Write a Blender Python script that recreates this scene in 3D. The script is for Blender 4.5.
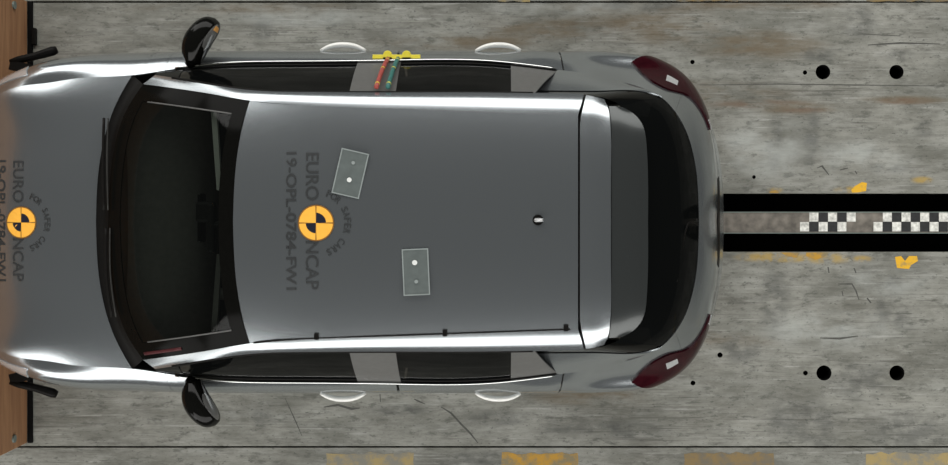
import bpy, bmesh, math, random
import numpy as np
from mathutils import Vector, Matrix

for o in list(bpy.data.objects):
    bpy.data.objects.remove(o)
SC = bpy.context.scene
COL = SC.collection
R = math.radians

# ------------------------------------------------------------------ camera
CAM_H, FPX, PX0, PY0 = 6.5, 1129.0, 474.0, 222.0
cam_d = bpy.data.cameras.new('camera')
cam_d.sensor_width = 36.0
cam_d.lens = 36.0 * FPX / 948.0
cam_d.shift_y = -(232.5 - PY0) / 948.0
cam = bpy.data.objects.new('camera', cam_d)
cam.location = (0, 0, CAM_H)
COL.objects.link(cam)
SC.camera = cam

# ------------------------------------------------------------------ world and lamps
w = bpy.data.worlds.new('lab_ambient')
SC.world = w
w.use_nodes = True
w.node_tree.nodes['Background'].inputs['Color'].default_value = (0.97, 1.0, 0.98, 1)
w.node_tree.nodes['Background'].inputs['Strength'].default_value = 0.068

def lamp_bank(x, y, z, sx, sy, power, col=(1, 0.985, 0.95), target=(0, 0, 0.5)):
    d = bpy.data.lights.new('lamp_bank', 'AREA')
    d.shape = 'RECTANGLE'
    d.size, d.size_y, d.energy, d.color = sx, sy, power, col
    o = bpy.data.objects.new('lamp_bank', d)
    o.location = (x, y, z)
    v = Vector((x, target[1], target[2])) - Vector((x, y, z))
    # long axis stays along X
    zax = -v.normalized()
    xax = Vector((1, 0, 0)); yax = zax.cross(xax).normalized(); xax = yax.cross(zax).normalized()
    o.rotation_euler = Matrix((xax, yax, zax)).transposed().to_euler()
    COL.objects.link(o)
    return o

for sy in (1, -1):
    lamp_bank(-1.5, sy * 6.2, 5.4, 17.0, 5.0, 1000)
    corner = lamp_bank(-9.0, sy * 7.0, 2.3, 3.2, 3.4, 80)          # lamps beyond the barrier, aimed back at the car
    corner.rotation_euler = Vector((-7.5, sy * 6.6, 1.4)).to_track_quat('Z', 'Y').to_euler()

SC.view_settings.view_transform = 'Standard'
SC.view_settings.look = 'None'
SC.view_settings.gamma = 1
SC.view_settings.use_curve_mapping = False
SC.view_settings.exposure = 0.0

# ------------------------------------------------------------------ helpers
def P(px, dy, z):
    """photo column, rows above the car axis, height -> world"""
    k = (CAM_H - z) / FPX
    return np.array([(px - PX0) * k, dy * k, z])

def tag(o, label=None, cat=None, group=None, kind=None):
    if label: o['label'] = label
    if cat: o['category'] = cat
    if group: o['group'] = group
    if kind: o['kind'] = kind
    return o

def empty(name, loc=(0, 0, 0), parent=None):
    o = bpy.data.objects.new(name, None)
    o.empty_display_size = 0.1
    o.location = loc
    COL.objects.link(o)
    if parent: o.parent = parent
    return o

def link(name, me, mat, parent=None, smooth=False):
    o = bpy.data.objects.new(name, me)
    COL.objects.link(o)
    if mat and not me.materials: me.materials.append(mat)
    if parent:
        o.parent = parent
        o.matrix_parent_inverse = Matrix.Identity(4)
        pl = Vector((0, 0, 0)); q = parent
        while q: pl = pl + q.location; q = q.parent
        o.location = -pl
    if smooth:
        me.polygons.foreach_set('use_smooth', [True] * len(me.polygons))
    return o

def mesh(name, verts, faces, mat, parent=None, smooth=False):
    me = bpy.data.meshes.new(name)
    me.from_pydata([tuple(map(float, v)) for v in verts], [], faces)
    me.update()
    return link(name, me, mat, parent, smooth)

def from_bm(name, bm, mat, parent=None, smooth=False):
    me = bpy.data.meshes.new(name)
    bm.normal_update()
    bm.to_mesh(me); bm.free()
    return link(name, me, mat, parent, smooth)

def solid(o, t, offset=-1.0):
    m = o.modifiers.new('thickness', 'SOLIDIFY')
    m.thickness = t; m.offset = offset; m.use_even_offset = False
    return o

def bevel(o, wd, seg=2):
    m = o.modifiers.new('bevel', 'BEVEL')
    m.width = wd; m.segments = seg; m.limit_method = 'ANGLE'; m.angle_limit = R(40)
    return o

def box(name, c, s, mat, parent=None, rz=0, bev=0.0):
    bm = bmesh.new()
    bmesh.ops.create_cube(bm, size=1, matrix=Matrix.Translation(c) @ Matrix.Rotation(rz, 4, 'Z') @ Matrix.Diagonal((s[0], s[1], s[2], 1)))
    if bev:
        bmesh.ops.bevel(bm, geom=bm.edges[:], offset=bev, segments=2, profile=0.5, affect='EDGES')
    return from_bm(name, bm, mat, parent)

def cyl(name, c, r, h, mat, parent=None, axis='Z', seg=24, r2=None):
    bm = bmesh.new()
    rot = {'Z': Matrix.Identity(4), 'Y': Matrix.Rotation(R(90), 4, 'X'), 'X': Matrix.Rotation(R(90), 4, 'Y')}[axis]
    bmesh.ops.create_cone(bm, cap_ends=True, segments=seg, radius1=r, radius2=r if r2 is None else r2, depth=h,
                          matrix=Matrix.Translation(c) @ rot)
    return from_bm(name, bm, mat, parent)

def tube(name, pts, rad, mat, parent=None, seg=8, flat=1.0):
    """swept tube through pts; rad may be a list; flat squashes the vertical size"""
    pts = [np.array(p, float) for p in pts]
    n = len(pts)
    rads = rad if isinstance(rad, (list, tuple)) else [rad] * n
    V, F = [], []
    for i, p in enumerate(pts):
        t = pts[min(i + 1, n - 1)] - pts[max(i - 1, 0)]
        t /= np.linalg.norm(t)
        up = np.array([0, 0, 1.0]) if abs(t[2]) < 0.9 else np.array([1.0, 0, 0])
        a = np.cross(t, up); a /= np.linalg.norm(a)
        b = np.cross(a, t)
        for k in range(seg):
            an = 2 * math.pi * k / seg
            V.append(p + rads[i] * (math.cos(an) * a + flat * math.sin(an) * b))
    for i in range(n - 1):
        for k in range(seg):
            k2 = (k + 1) % seg
            F.append((i * seg + k, i * seg + k2, (i + 1) * seg + k2, (i + 1) * seg + k))
    F.append(tuple(range(seg))[::-1]); F.append(tuple(range((n - 1) * seg, n * seg)))
    me = bpy.data.meshes.new(name)
    me.from_pydata([tuple(map(float, v)) for v in V], [], F)
    bm = bmesh.new(); bm.from_mesh(me); bmesh.ops.recalc_face_normals(bm, faces=bm.faces[:]); bm.to_mesh(me); bm.free()
    return link(name, me, mat, parent, True)

# ---- natural cubic spline grids
def basis(knots, q):
    """matrix that maps control values at knots to spline values at q"""
    k = np.asarray(knots, float); n = len(k); q = np.asarray(q, float)
    if n == 2:
        t = (q - k[0]) / (k[1] - k[0])
        return np.stack([1 - t, t], 1)
    h = np.diff(k)
    A = np.zeros((n, n)); B = np.zeros((n, n))
    A[0, 0] = A[-1, -1] = 1
    for i in range(1, n - 1):
        A[i, i - 1] = h[i - 1]; A[i, i] = 2 * (h[i - 1] + h[i]); A[i, i + 1] = h[i]
        B[i, i - 1] = 6 / h[i - 1]; B[i, i] = -6 / h[i - 1] - 6 / h[i]; B[i, i + 1] = 6 / h[i]
    M = np.linalg.solve(A, B)
    idx = np.clip(np.searchsorted(k, q, side='right') - 1, 0, n - 2)
    out = np.zeros((len(q), n))
    I = np.eye(n)
    for r_, (i, x) in enumerate(zip(idx, q)):
        a = (k[i + 1] - x) / h[i]; b = (x - k[i]) / h[i]
        out[r_] = a * I[i] + b * I[i + 1] + ((a ** 3 - a) * M[i] + (b ** 3 - b) * M[i + 1]) * h[i] ** 2 / 6
    return out

class Grid:
    """spline surface through a control grid; u, v are fractional row / column indices"""
    def __init__(s, ctrl):
        s.C = np.array(ctrl, float)
        m, n, _ = s.C.shape
        s.ku = np.concatenate([[0], np.cumsum(np.linalg.norm(np.diff(s.C, axis=0), axis=2).mean(1) + 1e-4)])
        s.kv = np.concatenate([[0], np.cumsum(np.linalg.norm(np.diff(s.C, axis=1), axis=2).mean(0) + 1e-4)])
        s.m, s.n = m, n
    def at(s, u, v):
        u = np.atleast_1d(np.asarray(u, float)); v = np.atleast_1d(np.asarray(v, float))
        qu = np.interp(u, np.arange(s.m), s.ku); qv = np.interp(v, np.arange(s.n), s.kv)
        return np.einsum('ki,ijc,kj->kc', basis(s.ku, qu), s.C, basis(s.kv, qv))
    def normal(s, u, v, e=0.01):
        a = s.at(np.clip(np.asarray(u) + e, 0, s.m - 1), v) - s.at(np.clip(np.asarray(u) - e, 0, s.m - 1), v)
        b = s.at(u, np.clip(np.asarray(v) + e, 0, s.n - 1)) - s.at(u, np.clip(np.asarray(v) - e, 0, s.n - 1))
        n = np.cross(a, b)
        return n / np.maximum(np.linalg.norm(n, axis=1, keepdims=True), 1e-9)

def curve(pts, n):
    pts = np.array(pts, float)
    k = np.concatenate([[0], np.cumsum(np.linalg.norm(np.diff(pts, axis=0), axis=1))])
    return basis(k, np.linspace(0, k[-1], n)) @ pts

def at_x(pts, xs):
    """points of a curve (X increasing) at given X"""
    pts = np.array(pts, float)
    return basis(pts[:, 0], xs) @ pts

MIR = np.array([1, -1, 1.0])
def patch(name, pts, mat, parent, thick=0.0, flip=False, mirror=False, smooth=True, both=False):
    """pts: array (a, b, 3) -> quad mesh; mirror reflects Y; both joins the two halves at Y=0 (column 0 on the axis)"""
    pts = np.array(pts, float)
    a, b, _ = pts.shape
    if both:
        pts = np.concatenate([(pts * MIR)[:, :0:-1], pts], axis=1); b = pts.shape[1]
    if mirror: pts = pts * MIR; flip = not flip
    F = []
    for i in range(a - 1):
        for j in range(b - 1):
            q = (i * b + j, i * b + j + 1, (i + 1) * b + j + 1, (i + 1) * b + j)
            F.append(q[::-1] if flip else q)
    o = mesh(name, pts.reshape(-1, 3), F, mat, parent, smooth)
    idx = np.arange(a * b).reshape(a, b)
    rim = set()
    for ln in (idx[0], idx[-1], idx[:, 0], idx[:, -1]):
        for p_, q_ in zip(ln[:-1], ln[1:]): rim.add((min(p_, q_), max(p_, q_)))
    for e in o.data.edges:
        k = tuple(sorted(e.vertices))
        if k in rim: e.use_edge_sharp = True
    if thick: solid(o, thick)
    return o

def coons(c0, c1, d0, d1):
    """c0, c1 run along u (n pts) at v=0 / v=1; d0, d1 run along v (m pts) at u=0 / u=1"""
    c0, c1, d0, d1 = (np.array(x, float) for x in (c0, c1, d0, d1))
    n, m = len(c0), len(d0)
    u = np.linspace(0, 1, n)[None, :, None]; v = np.linspace(0, 1, m)[:, None, None]
    return ((1 - v) * c0[None] + v * c1[None] + (1 - u) * d0[:, None] + u * d1[:, None]
            - ((1 - u) * (1 - v) * c0[0] + u * (1 - v) * c0[-1] + (1 - u) * v * c1[0] + u * v * c1[-1]))

# ------------------------------------------------------------------ materials
def pbr(name, col, rough=0.5, metal=0.0, coat=0.0, var=0.0, vscale=20.0, bump=0.0, spec=0.5, trans=0.0, emit=None):
    m = bpy.data.materials.new(name); m.use_nodes = True
    nt = m.node_tree; b = nt.nodes['Principled BSDF']
    b.inputs['Base Color'].default_value = (*col, 1)
    b.inputs['Roughness'].default_value = rough
    b.inputs['Metallic'].default_value = metal
    b.inputs['Coat Weight'].default_value = coat
    b.inputs['Coat Roughness'].default_value = 0.06
    b.inputs['Specular IOR Level'].default_value = spec
    b.inputs['Transmission Weight'].default_value = trans
    if var or bump:
        tc = nt.nodes.new('ShaderNodeTexCoord'); n = nt.nodes.new('ShaderNodeTexNoise')
        n.inputs['Scale'].default_value = vscale; n.inputs['Detail'].default_value = 5
        nt.links.new(tc.outputs['Object'], n.inputs['Vector'])
        if var:
            r = nt.nodes.new('ShaderNodeValToRGB')
            r.color_ramp.elements[0].position = 0.3; r.color_ramp.elements[1].position = 0.7
            r.color_ramp.elements[0].color = (*[c * (1 - var) for c in col], 1)
            r.color_ramp.elements[1].color = (*[min(1, c * (1 + var)) for c in col], 1)
            nt.links.new(n.outputs['Fac'], r.inputs['Fac']); nt.links.new(r.outputs['Color'], b.inputs['Base Color'])
        if bump:
            bp = nt.nodes.new('ShaderNodeBump'); bp.inputs['Strength'].default_value = bump; bp.inputs['Distance'].default_value = 0.01
            nt.links.new(n.outputs['Fac'], bp.inputs['Height']); nt.links.new(bp.outputs['Normal'], b.inputs['Normal'])
    return m

def glass(name, tint, through, spec=0.5):
    """thin tinted pane: part of the light passes tinted, the rest is a dark gloss"""
    m = bpy.data.materials.new(name); m.use_nodes = True
    nt = m.node_tree; nt.nodes.clear()
    out = nt.nodes.new('ShaderNodeOutputMaterial')
    tr = nt.nodes.new('ShaderNodeBsdfTransparent'); tr.inputs['Color'].default_value = (*tint, 1)
    b = nt.nodes.new('ShaderNodeBsdfPrincipled')
    b.inputs['Specular IOR Level'].default_value = spec; b.inputs['Base Color'].default_value = (0.004, 0.0045, 0.0045, 1); b.inputs['Roughness'].default_value = 0.04
    n = nt.nodes.new('ShaderNodeTexNoise'); n.inputs['Scale'].default_value = 3
    mr = nt.nodes.new('ShaderNodeMapRange'); mr.inputs['To Min'].default_value = 0.03; mr.inputs['To Max'].default_value = 0.06
    nt.links.new(n.outputs['Fac'], mr.inputs['Value']); nt.links.new(mr.outputs['Result'], b.inputs['Roughness'])
    mx = nt.nodes.new('ShaderNodeMixShader'); mx.inputs[0].default_value = through
    nt.links.new(b.outputs[0], mx.inputs[1]); nt.links.new(tr.outputs[0], mx.inputs[2])
    nt.links.new(mx.outputs[0], out.inputs['Surface'])
    return m

M = {}
M['paint'] = pbr('silver_paint', (0.395, 0.425, 0.445), 0.22, 0.9, 0.5, var=0.02, vscale=900)
M['lip'] = pbr('dark_grey_gloss', (0.05, 0.055, 0.055), 0.25, 0.5, 0.2, var=0.03, vscale=200)
M['black_gloss'] = pbr('black_gloss', (0.004, 0.004, 0.0035), 0.10, 0.0, 0.0, var=0.1, vscale=60, spec=0.15)
M['black_plastic'] = pbr('black_plastic', (0.006, 0.0055, 0.005), 0.5, var=0.2, vscale=80, spec=0.1)
M['frit'] = pbr('black_frit', (0.004, 0.004, 0.0035), 0.12, var=0.1, vscale=60, spec=0.04)
M['wiper'] = pbr('wiper_grey', (0.03, 0.03, 0.028), 0.5, var=0.2, vscale=80, spec=0.2)
M['pillar'] = pbr('grey_trim_sheen', (0.10, 0.10, 0.097), 0.4, var=0.08, vscale=40)  # grey holds the reflections on gloss black pillar, quarter glass and windscreen edge
M['chrome'] = pbr('chrome', (0.75, 0.76, 0.76), 0.16, 1.0, var=0.02, vscale=100)
M['handle'] = pbr('handle_highlight', (0.80, 0.80, 0.77), 0.40, 0.15, var=0.02, vscale=100)  # near-white base stands for the highlight along the handles
M['rubber'] = pbr('tyre_rubber', (0.012, 0.012, 0.012), 0.85, var=0.2, vscale=60, bump=0.1)
M['alloy'] = pbr('alloy', (0.5, 0.5, 0.5), 0.35, 0.9, var=0.04, vscale=60)
M['red_lamp'] = pbr('tail_lamp_red', (0.024, 0.0025, 0.005), 0.12, 0.0, 0.0, var=0.25, vscale=30, spec=0.12)
M['clear_lamp'] = pbr('lamp_clear', (0.70, 0.72, 0.74), 0.1, 0.6, 0.5, var=0.05, vscale=60)
M['windscreen'] = glass('windscreen_glass', (0.60, 0.65, 0.60), 0.60, 0.3)
M['side_glass'] = glass('side_glass', (0.30, 0.27, 0.24), 0.40, 0.12)
M['dark_glass'] = glass('rear_glass', (0.2, 0.2, 0.2), 0.06, 0.05)
M['dash'] = pbr('dashboard', (0.045, 0.043, 0.040), 0.7, var=0.15, vscale=40, bump=0.05)
M['seat'] = pbr('seat_fabric', (0.030, 0.030, 0.032), 0.9, var=0.3, vscale=150, bump=0.1)
M['headliner'] = pbr('headliner', (0.28, 0.28, 0.27), 0.9, var=0.05, vscale=150)  # pale tone, used only for the visor that catches the light
M['carpet'] = pbr('carpet', (0.02, 0.02, 0.02), 0.95, var=0.3, vscale=200)
M['orange'] = pbr('roundel_orange', (0.90, 0.45, 0.055), 0.45, var=0.03, vscale=40)
M['navy'] = pbr('roundel_navy', (0.008, 0.010, 0.022), 0.4, var=0.1, vscale=40)
M['rim_line'] = pbr('roundel_line', (0.20, 0.085, 0.012), 0.5, var=0.1, vscale=40)
M['ink'] = pbr('lettering_black', (0.026, 0.028, 0.029), 0.45, var=0.1, vscale=40)
M['plate'] = pbr('grey_acrylic', (0.105, 0.122, 0.119), 0.35, 0.0, 0.3, var=0.10, vscale=30)
M['plate_edge'] = pbr('acrylic_edge', (0.25, 0.28, 0.275), 0.3, var=0.05, vscale=30)
M['bolt'] = pbr('white_bolt', (0.82, 0.84, 0.82), 0.35, 0.2, var=0.03, vscale=60)
M['yellow'] = pbr('yellow_tape', (0.80, 0.68, 0.05), 0.5, var=0.06, vscale=60)
M['red'] = pbr('red_cable', (0.34, 0.060, 0.048), 0.5, var=0.15, vscale=60)
M['green'] = pbr('green_cable', (0.03, 0.14, 0.125), 0.5, var=0.15, vscale=60)
M['red_edge'] = pbr('dark_red_streak', (0.06, 0.006, 0.009), 0.5, var=0.2, vscale=60)
M['amber'] = pbr('amber_tone', (0.62, 0.30, 0.07), 0.3, var=0.1, vscale=60)
M['white_sq'] = pbr('white_square', (0.62, 0.62, 0.58), 0.6, var=0.40, vscale=40)
M['black_sq'] = pbr('black_square', (0.02, 0.021, 0.022), 0.6, var=0.3, vscale=55)
M['strip'] = pbr('dirty_track_strip', (0.15, 0.135, 0.115), 0.7, var=0.45, vscale=16, bump=0.1)
M['steel_edge'] = pbr('worn_steel_edge', (0.22, 0.27, 0.25), 0.5, 0.3, var=0.2, vscale=15)
M['pit'] = pbr('pit_black', (0.004, 0.004, 0.004), 0.9, var=0.2, vscale=20, spec=0.1)
def worn(name, paint, under, scale, lo=0.42, hi=0.58):
    m = pbr(name, paint, 0.7, var=0.1, vscale=scale)
    r = [n for n in m.node_tree.nodes if n.type == 'VALTORGB'][0]
    n = [n for n in m.node_tree.nodes if n.type == 'TEX_NOISE'][0]
    n.inputs['Detail'].default_value = 9; n.inputs['Roughness'].default_value = 0.7
    r.color_ramp.elements[0].position = lo; r.color_ramp.elements[1].position = hi
    r.color_ramp.elements[0].color = (*under, 1); r.color_ramp.elements[1].color = (*paint, 1)
    return m
M['yellow_paint'] = worn('worn_yellow_paint', (0.46, 0.25, 0.025), (0.22, 0.18, 0.10), 12)
M['pale_paint'] = worn('faded_yellow_paint', (0.33, 0.25, 0.105), (0.20, 0.19, 0.155), 10)
M['brown_paint'] = worn('scuffed_brown_paint', (0.21, 0.145, 0.06), (0.13, 0.12, 0.095), 10)
M['bright_paint'] = worn('fresh_yellow_paint', (0.72, 0.40, 0.02), (0.40, 0.27, 0.08), 22, 0.34, 0.48)
M['crack'] = pbr('crack_dark', (0.075, 0.075, 0.068), 0.9, var=0.2, vscale=30)
M['concrete_block'] = pbr('barrier_concrete', (0.27, 0.26, 0.25), 0.85, var=0.15, vscale=6, bump=0.2)

def nd(nt, t, **kw):
    n = nt.nodes.new(t)
    for k, v in kw.items(): setattr(n, k, v)
    return n

def plywood():
    m = bpy.data.materials.new('plywood'); m.use_nodes = True
    nt = m.node_tree; b = nt.nodes['Principled BSDF']; b.inputs['Roughness'].default_value = 0.65
    tc = nd(nt, 'ShaderNodeTexCoord'); mp = nd(nt, 'ShaderNodeMapping')
    mp.inputs['Scale'].default_value = (8, 1.2, 14)
    n = nd(nt, 'ShaderNodeTexNoise'); n.inputs['Scale'].default_value = 2.2; n.inputs['Detail'].default_value = 6; n.inputs['Distortion'].default_value = 0.6
    r = nd(nt, 'ShaderNodeValToRGB')
    r.color_ramp.elements[0].position = 0.3; r.color_ramp.elements[0].color = (0.30, 0.145, 0.070, 1)
    r.color_ramp.elements[1].position = 0.72; r.color_ramp.elements[1].color = (0.46, 0.245, 0.120, 1)
    nt.links.new(tc.outputs['Object'], mp.inputs['Vector']); nt.links.new(mp.outputs['Vector'], n.inputs['Vector'])
    nt.links.new(n.outputs['Fac'], r.inputs['Fac']); nt.links.new(r.outputs['Color'], b.inputs['Base Color'])
    return m
M['plywood'] = plywood()

def concrete():
    m = bpy.data.materials.new('stained_concrete'); m.use_nodes = True
    nt = m.node_tree; L = nt.links.new
    b = nt.nodes['Principled BSDF']; b.inputs['Roughness'].default_value = 0.62; b.inputs['Specular IOR Level'].default_value = 0.25
    geo = nd(nt, 'ShaderNodeNewGeometry'); pos = geo.outputs['Position']
    def noise(scale, stretch=(1, 1, 1), detail=6, rough=0.6, dist=0.0):
        mp = nd(nt, 'ShaderNodeMapping'); mp.inputs['Scale'].default_value = stretch
        n = nd(nt, 'ShaderNodeTexNoise'); n.inputs['Scale'].default_value = scale
        n.inputs['Detail'].default_value = detail; n.inputs['Roughness'].default_value = rough; n.inputs['Distortion'].default_value = dist
        L(pos, mp.inputs['Vector']); L(mp.outputs['Vector'], n.inputs['Vector'])
        return n.outputs['Fac']
    def rng(x, a, c, lo=0.0, hi=1.0):
        r = nd(nt, 'ShaderNodeMapRange', interpolation_type='SMOOTHSTEP')
        r.inputs['From Min'].default_value = a; r.inputs['From Max'].default_value = c
        r.inputs['To Min'].default_value = lo; r.inputs['To Max'].default_value = hi
        L(x, r.inputs['Value']); return r.outputs['Result']
    def mul(x, y):
        n = nd(nt, 'ShaderNodeMath', operation='MULTIPLY')
        for i, q in enumerate((x, y)):
            if isinstance(q, (int, float)): n.inputs[i].default_value = q
            else: L(q, n.inputs[i])
        return n.outputs[0]
    def mx(x, y):
        n = nd(nt, 'ShaderNodeMath', operation='MAXIMUM'); L(x, n.inputs[0]); L(y, n.inputs[1]); return n.outputs[0]
    def mix(fac, a, c):
        n = nd(nt, 'ShaderNodeMix', data_type='RGBA')
        L(fac, n.inputs['Factor'])
        for key, q in (('A', a), ('B', c)):
            s = [i for i in n.inputs if i.name == key and i.type == 'RGBA'][0]
            if isinstance(q, tuple): s.default_value = (*q, 1)
            else: L(q, s)
        return [o for o in n.outputs if o.type == 'RGBA'][0]
    def blob(px, py, rx, ry, rot=0.0):
        c = P(px, PY0 - py, 0); k = CAM_H / FPX
        mp = nd(nt, 'ShaderNodeMapping', vector_type='TEXTURE')
        mp.inputs['Location'].default_value = (c[0], c[1], 0); mp.inputs['Rotation'].default_value = (0, 0, R(rot))
        mp.inputs['Scale'].default_value = (rx * k, ry * k, 1000)
        ln = nd(nt, 'ShaderNodeVectorMath', operation='LENGTH')
        L(pos, mp.inputs['Vector']); L(mp.outputs['Vector'], ln.inputs[0])
        return rng(ln.outputs['Value'], 1.0, 0.25)
    base = mix(rng(noise(1.5, (1, 2.2, 1), 8, 0.65), 0.34, 0.66), (0.150, 0.151, 0.131), (0.292, 0.292, 0.262))
    base = mix(rng(noise(7, (0.5, 1.6, 1), 6, 0.7), 0.42, 0.70, 0, 0.40), base, (0.37, 0.375, 0.35))
    base = mix(mul(rng(noise(3.2, (0.8, 2.4, 1), 8, 0.75), 0.48, 0.66), 0.55), base, (0.120, 0.116, 0.098))
    # long drag marks
    s1 = rng(noise(1.0, (1.3, 42, 1), 4, 0.6), 0.54, 0.68)
    s2 = rng(noise(1.0, (3.0, 85, 1), 3, 0.6), 0.57, 0.68)
    gate = rng(noise(1.1, (1, 2.0, 1), 4), 0.42, 0.62)
    base = mix(mul(mul(s1, gate), 0.75), base, (0.105, 0.102, 0.090))
    base = mix(mul(mul(s2, gate), 0.7), base, (0.085, 0.083, 0.076))
    base = mix(mul(rng(noise(1.0, (2.0, 60, 1), 3), 0.60, 0.72), 0.5), base, (0.46, 0.46, 0.44))
    # small dirt specks and gouges
    base = mix(mul(rng(noise(13, (0.7, 1.8, 1), 5, 0.7), 0.53, 0.66), 0.70), base, (0.090, 0.092, 0.080))
    base = mix(mul(rng(noise(42, (1, 1.6, 1), 3), 0.60, 0.70), 0.65), base, (0.06, 0.062, 0.056))
    base = mix(mul(rng(noise(17, (0.45, 2.2, 1), 9, 0.8), 0.46, 0.64), 0.42), base, (0.105, 0.104, 0.088))
    base = mix(mul(rng(noise(21, (0.5, 1.8, 1), 9, 0.8), 0.56, 0.70), 0.40), base, (0.44, 0.44, 0.41))
    # brown tyre and rust stains
    st = None
    for args in ((650, 28, 120, 26), (760, 45, 90, 22), (690, 95, 130, 18), (800, 108, 60, 10), (905, 100, 60, 6), (560, 30, 120, 18), (470, 42, 120, 12),
                 (640, 6, 120, 10), (250, 8, 160, 8), (760, 4, 120, 8), (600, 398, 90, 12), (640, 340, 190, 14)):
        bl = blob(*args); st = bl if st is None else mx(st, bl)
    stn = rng(noise(3.0, (0.7, 2.5, 1), 7, 0.7), 0.36, 0.66)
    base = mix(mul(mul(st, stn), 0.85), base, (0.140, 0.108, 0.068))
    red = None
    for args in ((905, 101, 35, 5), (800, 110, 40, 4), (760, 104, 70, 6)):
        bl = blob(*args); red = bl if red is None else mx(red, bl)
    base = mix(mul(mul(red, rng(noise(8, (0.5, 2, 1)), 0.35, 0.55)), 0.65), base, (0.145, 0.092, 0.060))
    # dark smudges and skid smears
    sm = None
    for args in ((262, 30, 17, 17), (262, 417, 14, 16), (775, 142, 11, 40, -4), (812, 138, 10, 42, -8), (858, 22, 26, 22), (818, 55, 26, 10), (898, 55, 26, 9),
                 (885, 305, 14, 42, -22), (775, 300, 22, 50, -5), (925, 128, 14, 12), (740, 350, 30, 20), (860, 380, 50, 28),
                 (620, 430, 60, 14), (500, 418, 50, 12), (400, 410, 40, 8), (560, 425, 45, 14), (905, 430, 60, 26), (480, 459, 60, 12), (905, 320, 16, 16),
                 (890, 168, 24, 7), (640, 5, 80, 10), (815, 425, 40, 40), (790, 420, 40, 30)):
        bl = blob(*args); sm = bl if sm is None else mx(sm, bl)
    base = mix(mul(mul(sm, rng(noise(9, (1, 1.5, 1), 5), 0.30, 0.62)), 0.62), base, (0.075, 0.077, 0.072))
    # worn yellow dust along the track
    ye = None
    for args in ((770, 257, 45, 7), (825, 258, 36, 8), (790, 258, 60, 6), (862, 259, 14, 5), (922, 180, 14, 5), (775, 190, 10, 4), (850, 190, 20, 5)):
        bl = blob(*args); ye = bl if ye is None else mx(ye, bl)
    base = mix(mul(mul(ye, rng(noise(14, (1, 1, 1), 5), 0.36, 0.58)), 0.75), base, (0.40, 0.27, 0.06))
    # pale worn patches
    pa = None
    for args in ((770, 150, 60, 46), (640, 290, 60, 40), (860, 160, 70, 26), (890, 280, 60, 22), (830, 330, 90, 26), (560, 8, 100, 10), (300, 18, 90, 12), (750, 150, 40, 40)):
        bl = blob(*args); pa = bl if pa is None else mx(pa, bl)
    base = mix(mul(mul(pa, rng(noise(4, (0.8, 1.4, 1), 6), 0.35, 0.65)), 0.55), base, (0.42, 0.44, 0.42))
    L(base, b.inputs['Base Color'])
    bp = nd(nt, 'ShaderNodeBump'); bp.inputs['Strength'].default_value = 0.25; bp.inputs['Distance'].default_value = 0.006
    L(noise(25, (0.6, 1.6, 1), 6), bp.inputs['Height']); L(bp.outputs['Normal'], b.inputs['Normal'])
    return m
M['concrete'] = concrete()

# ------------------------------------------------------------------ floor
floor = tag(empty('floor'), 'stained grey concrete test hall floor slabs with a tow track', None, kind='structure')

def slab(name, x0, x1, y0, y1, holes, mat, parent, top=0.0, th=0.10):
    cu = bpy.data.curves.new(name, 'CURVE'); cu.dimensions = '2D'; cu.fill_mode = 'BOTH'; cu.extrude = th / 2
    def spl(pts):
        s = cu.splines.new('POLY'); s.points.add(len(pts) - 1)
        for p, q in zip(s.points, pts): p.co = (q[0], q[1], 0, 1)
        s.use_cyclic_u = True
    spl([(x0, y0), (x1, y0), (x1, y1), (x0, y1)])
    for hx, hy, r in holes:
        spl([(hx + r * math.cos(a * math.pi / 12), hy + r * math.sin(a * math.pi / 12)) for a in range(24)])
    t = bpy.data.objects.new('tmp', cu); COL.objects.link(t)
    me = bpy.data.meshes.new_from_object(t.evaluated_get(bpy.context.evaluated_depsgraph_get()))
    bpy.data.objects.remove(t); bpy.data.curves.remove(cu)
    me.transform(Matrix.Translation((0, 0, top - th / 2)))
    me.name = name; me.materials.clear()
    return link(name, me, mat, parent)

def F(px, py): p = P(px, PY0 - py, 0); return p[0], p[1]
K0 = CAM_H / FPX
holes = [(823, 72, 7.4), (896.5, 72, 7.2), (824, 373, 7.6), (897, 373, 7.6), (805, 72.5, 2.2), (805.5, 373, 2.4),
         (720, 355, 2.6), (693, 383, 2.4), (692.5, 62, 2.2), (754, 177, 1.8)]
hu = [(*F(a, b_), r * K0) for a, b_, r in holes if b_ < 222]
hl = [(*F(a, b_), r * K0) for a, b_, r in holes if b_ > 222]
XL, XR = -4.5, 6.0
slab('slab', XL, XR, 0.165, 1.262, hu, M['concrete'], floor)
slab('slab', XL, XR, -1.290, -0.173, hl, M['concrete'], floor)
slab('slab', XL, XR, 1.272, 5.0, [], M['concrete'], floor)
slab('slab', XL, XR, -5.0, -1.300, [], M['concrete'], floor)
slab('track_strip', XL, XR, -0.062, 0.055, [], M['strip'], floor, top=-0.004)
slab('track_edge', XL, XR, 0.055, 0.059, [], M['steel_edge'], floor, top=0.0)
slab('track_edge', XL, XR, -0.066, -0.062, [], M['steel_edge'], floor, top=0.0)
slab('pit_base', XL, XR, -5.0, 5.0, [], M['pit'], floor, top=-0.22, th=0.02)

for hx, hy, hr in hu + hl:
    bm = bmesh.new()
    bmesh.ops.create_cone(bm, cap_ends=False, segments=24, radius1=hr * 0.985, radius2=hr * 0.985, depth=0.098, matrix=Matrix.Translation((hx, hy, -0.0505)))
    bmesh.ops.reverse_faces(bm, faces=bm.faces[:])
    from_bm('hole_shade', bm, M['pit'], floor)  # black tube stands for the shade on the concrete hole wall

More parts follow.
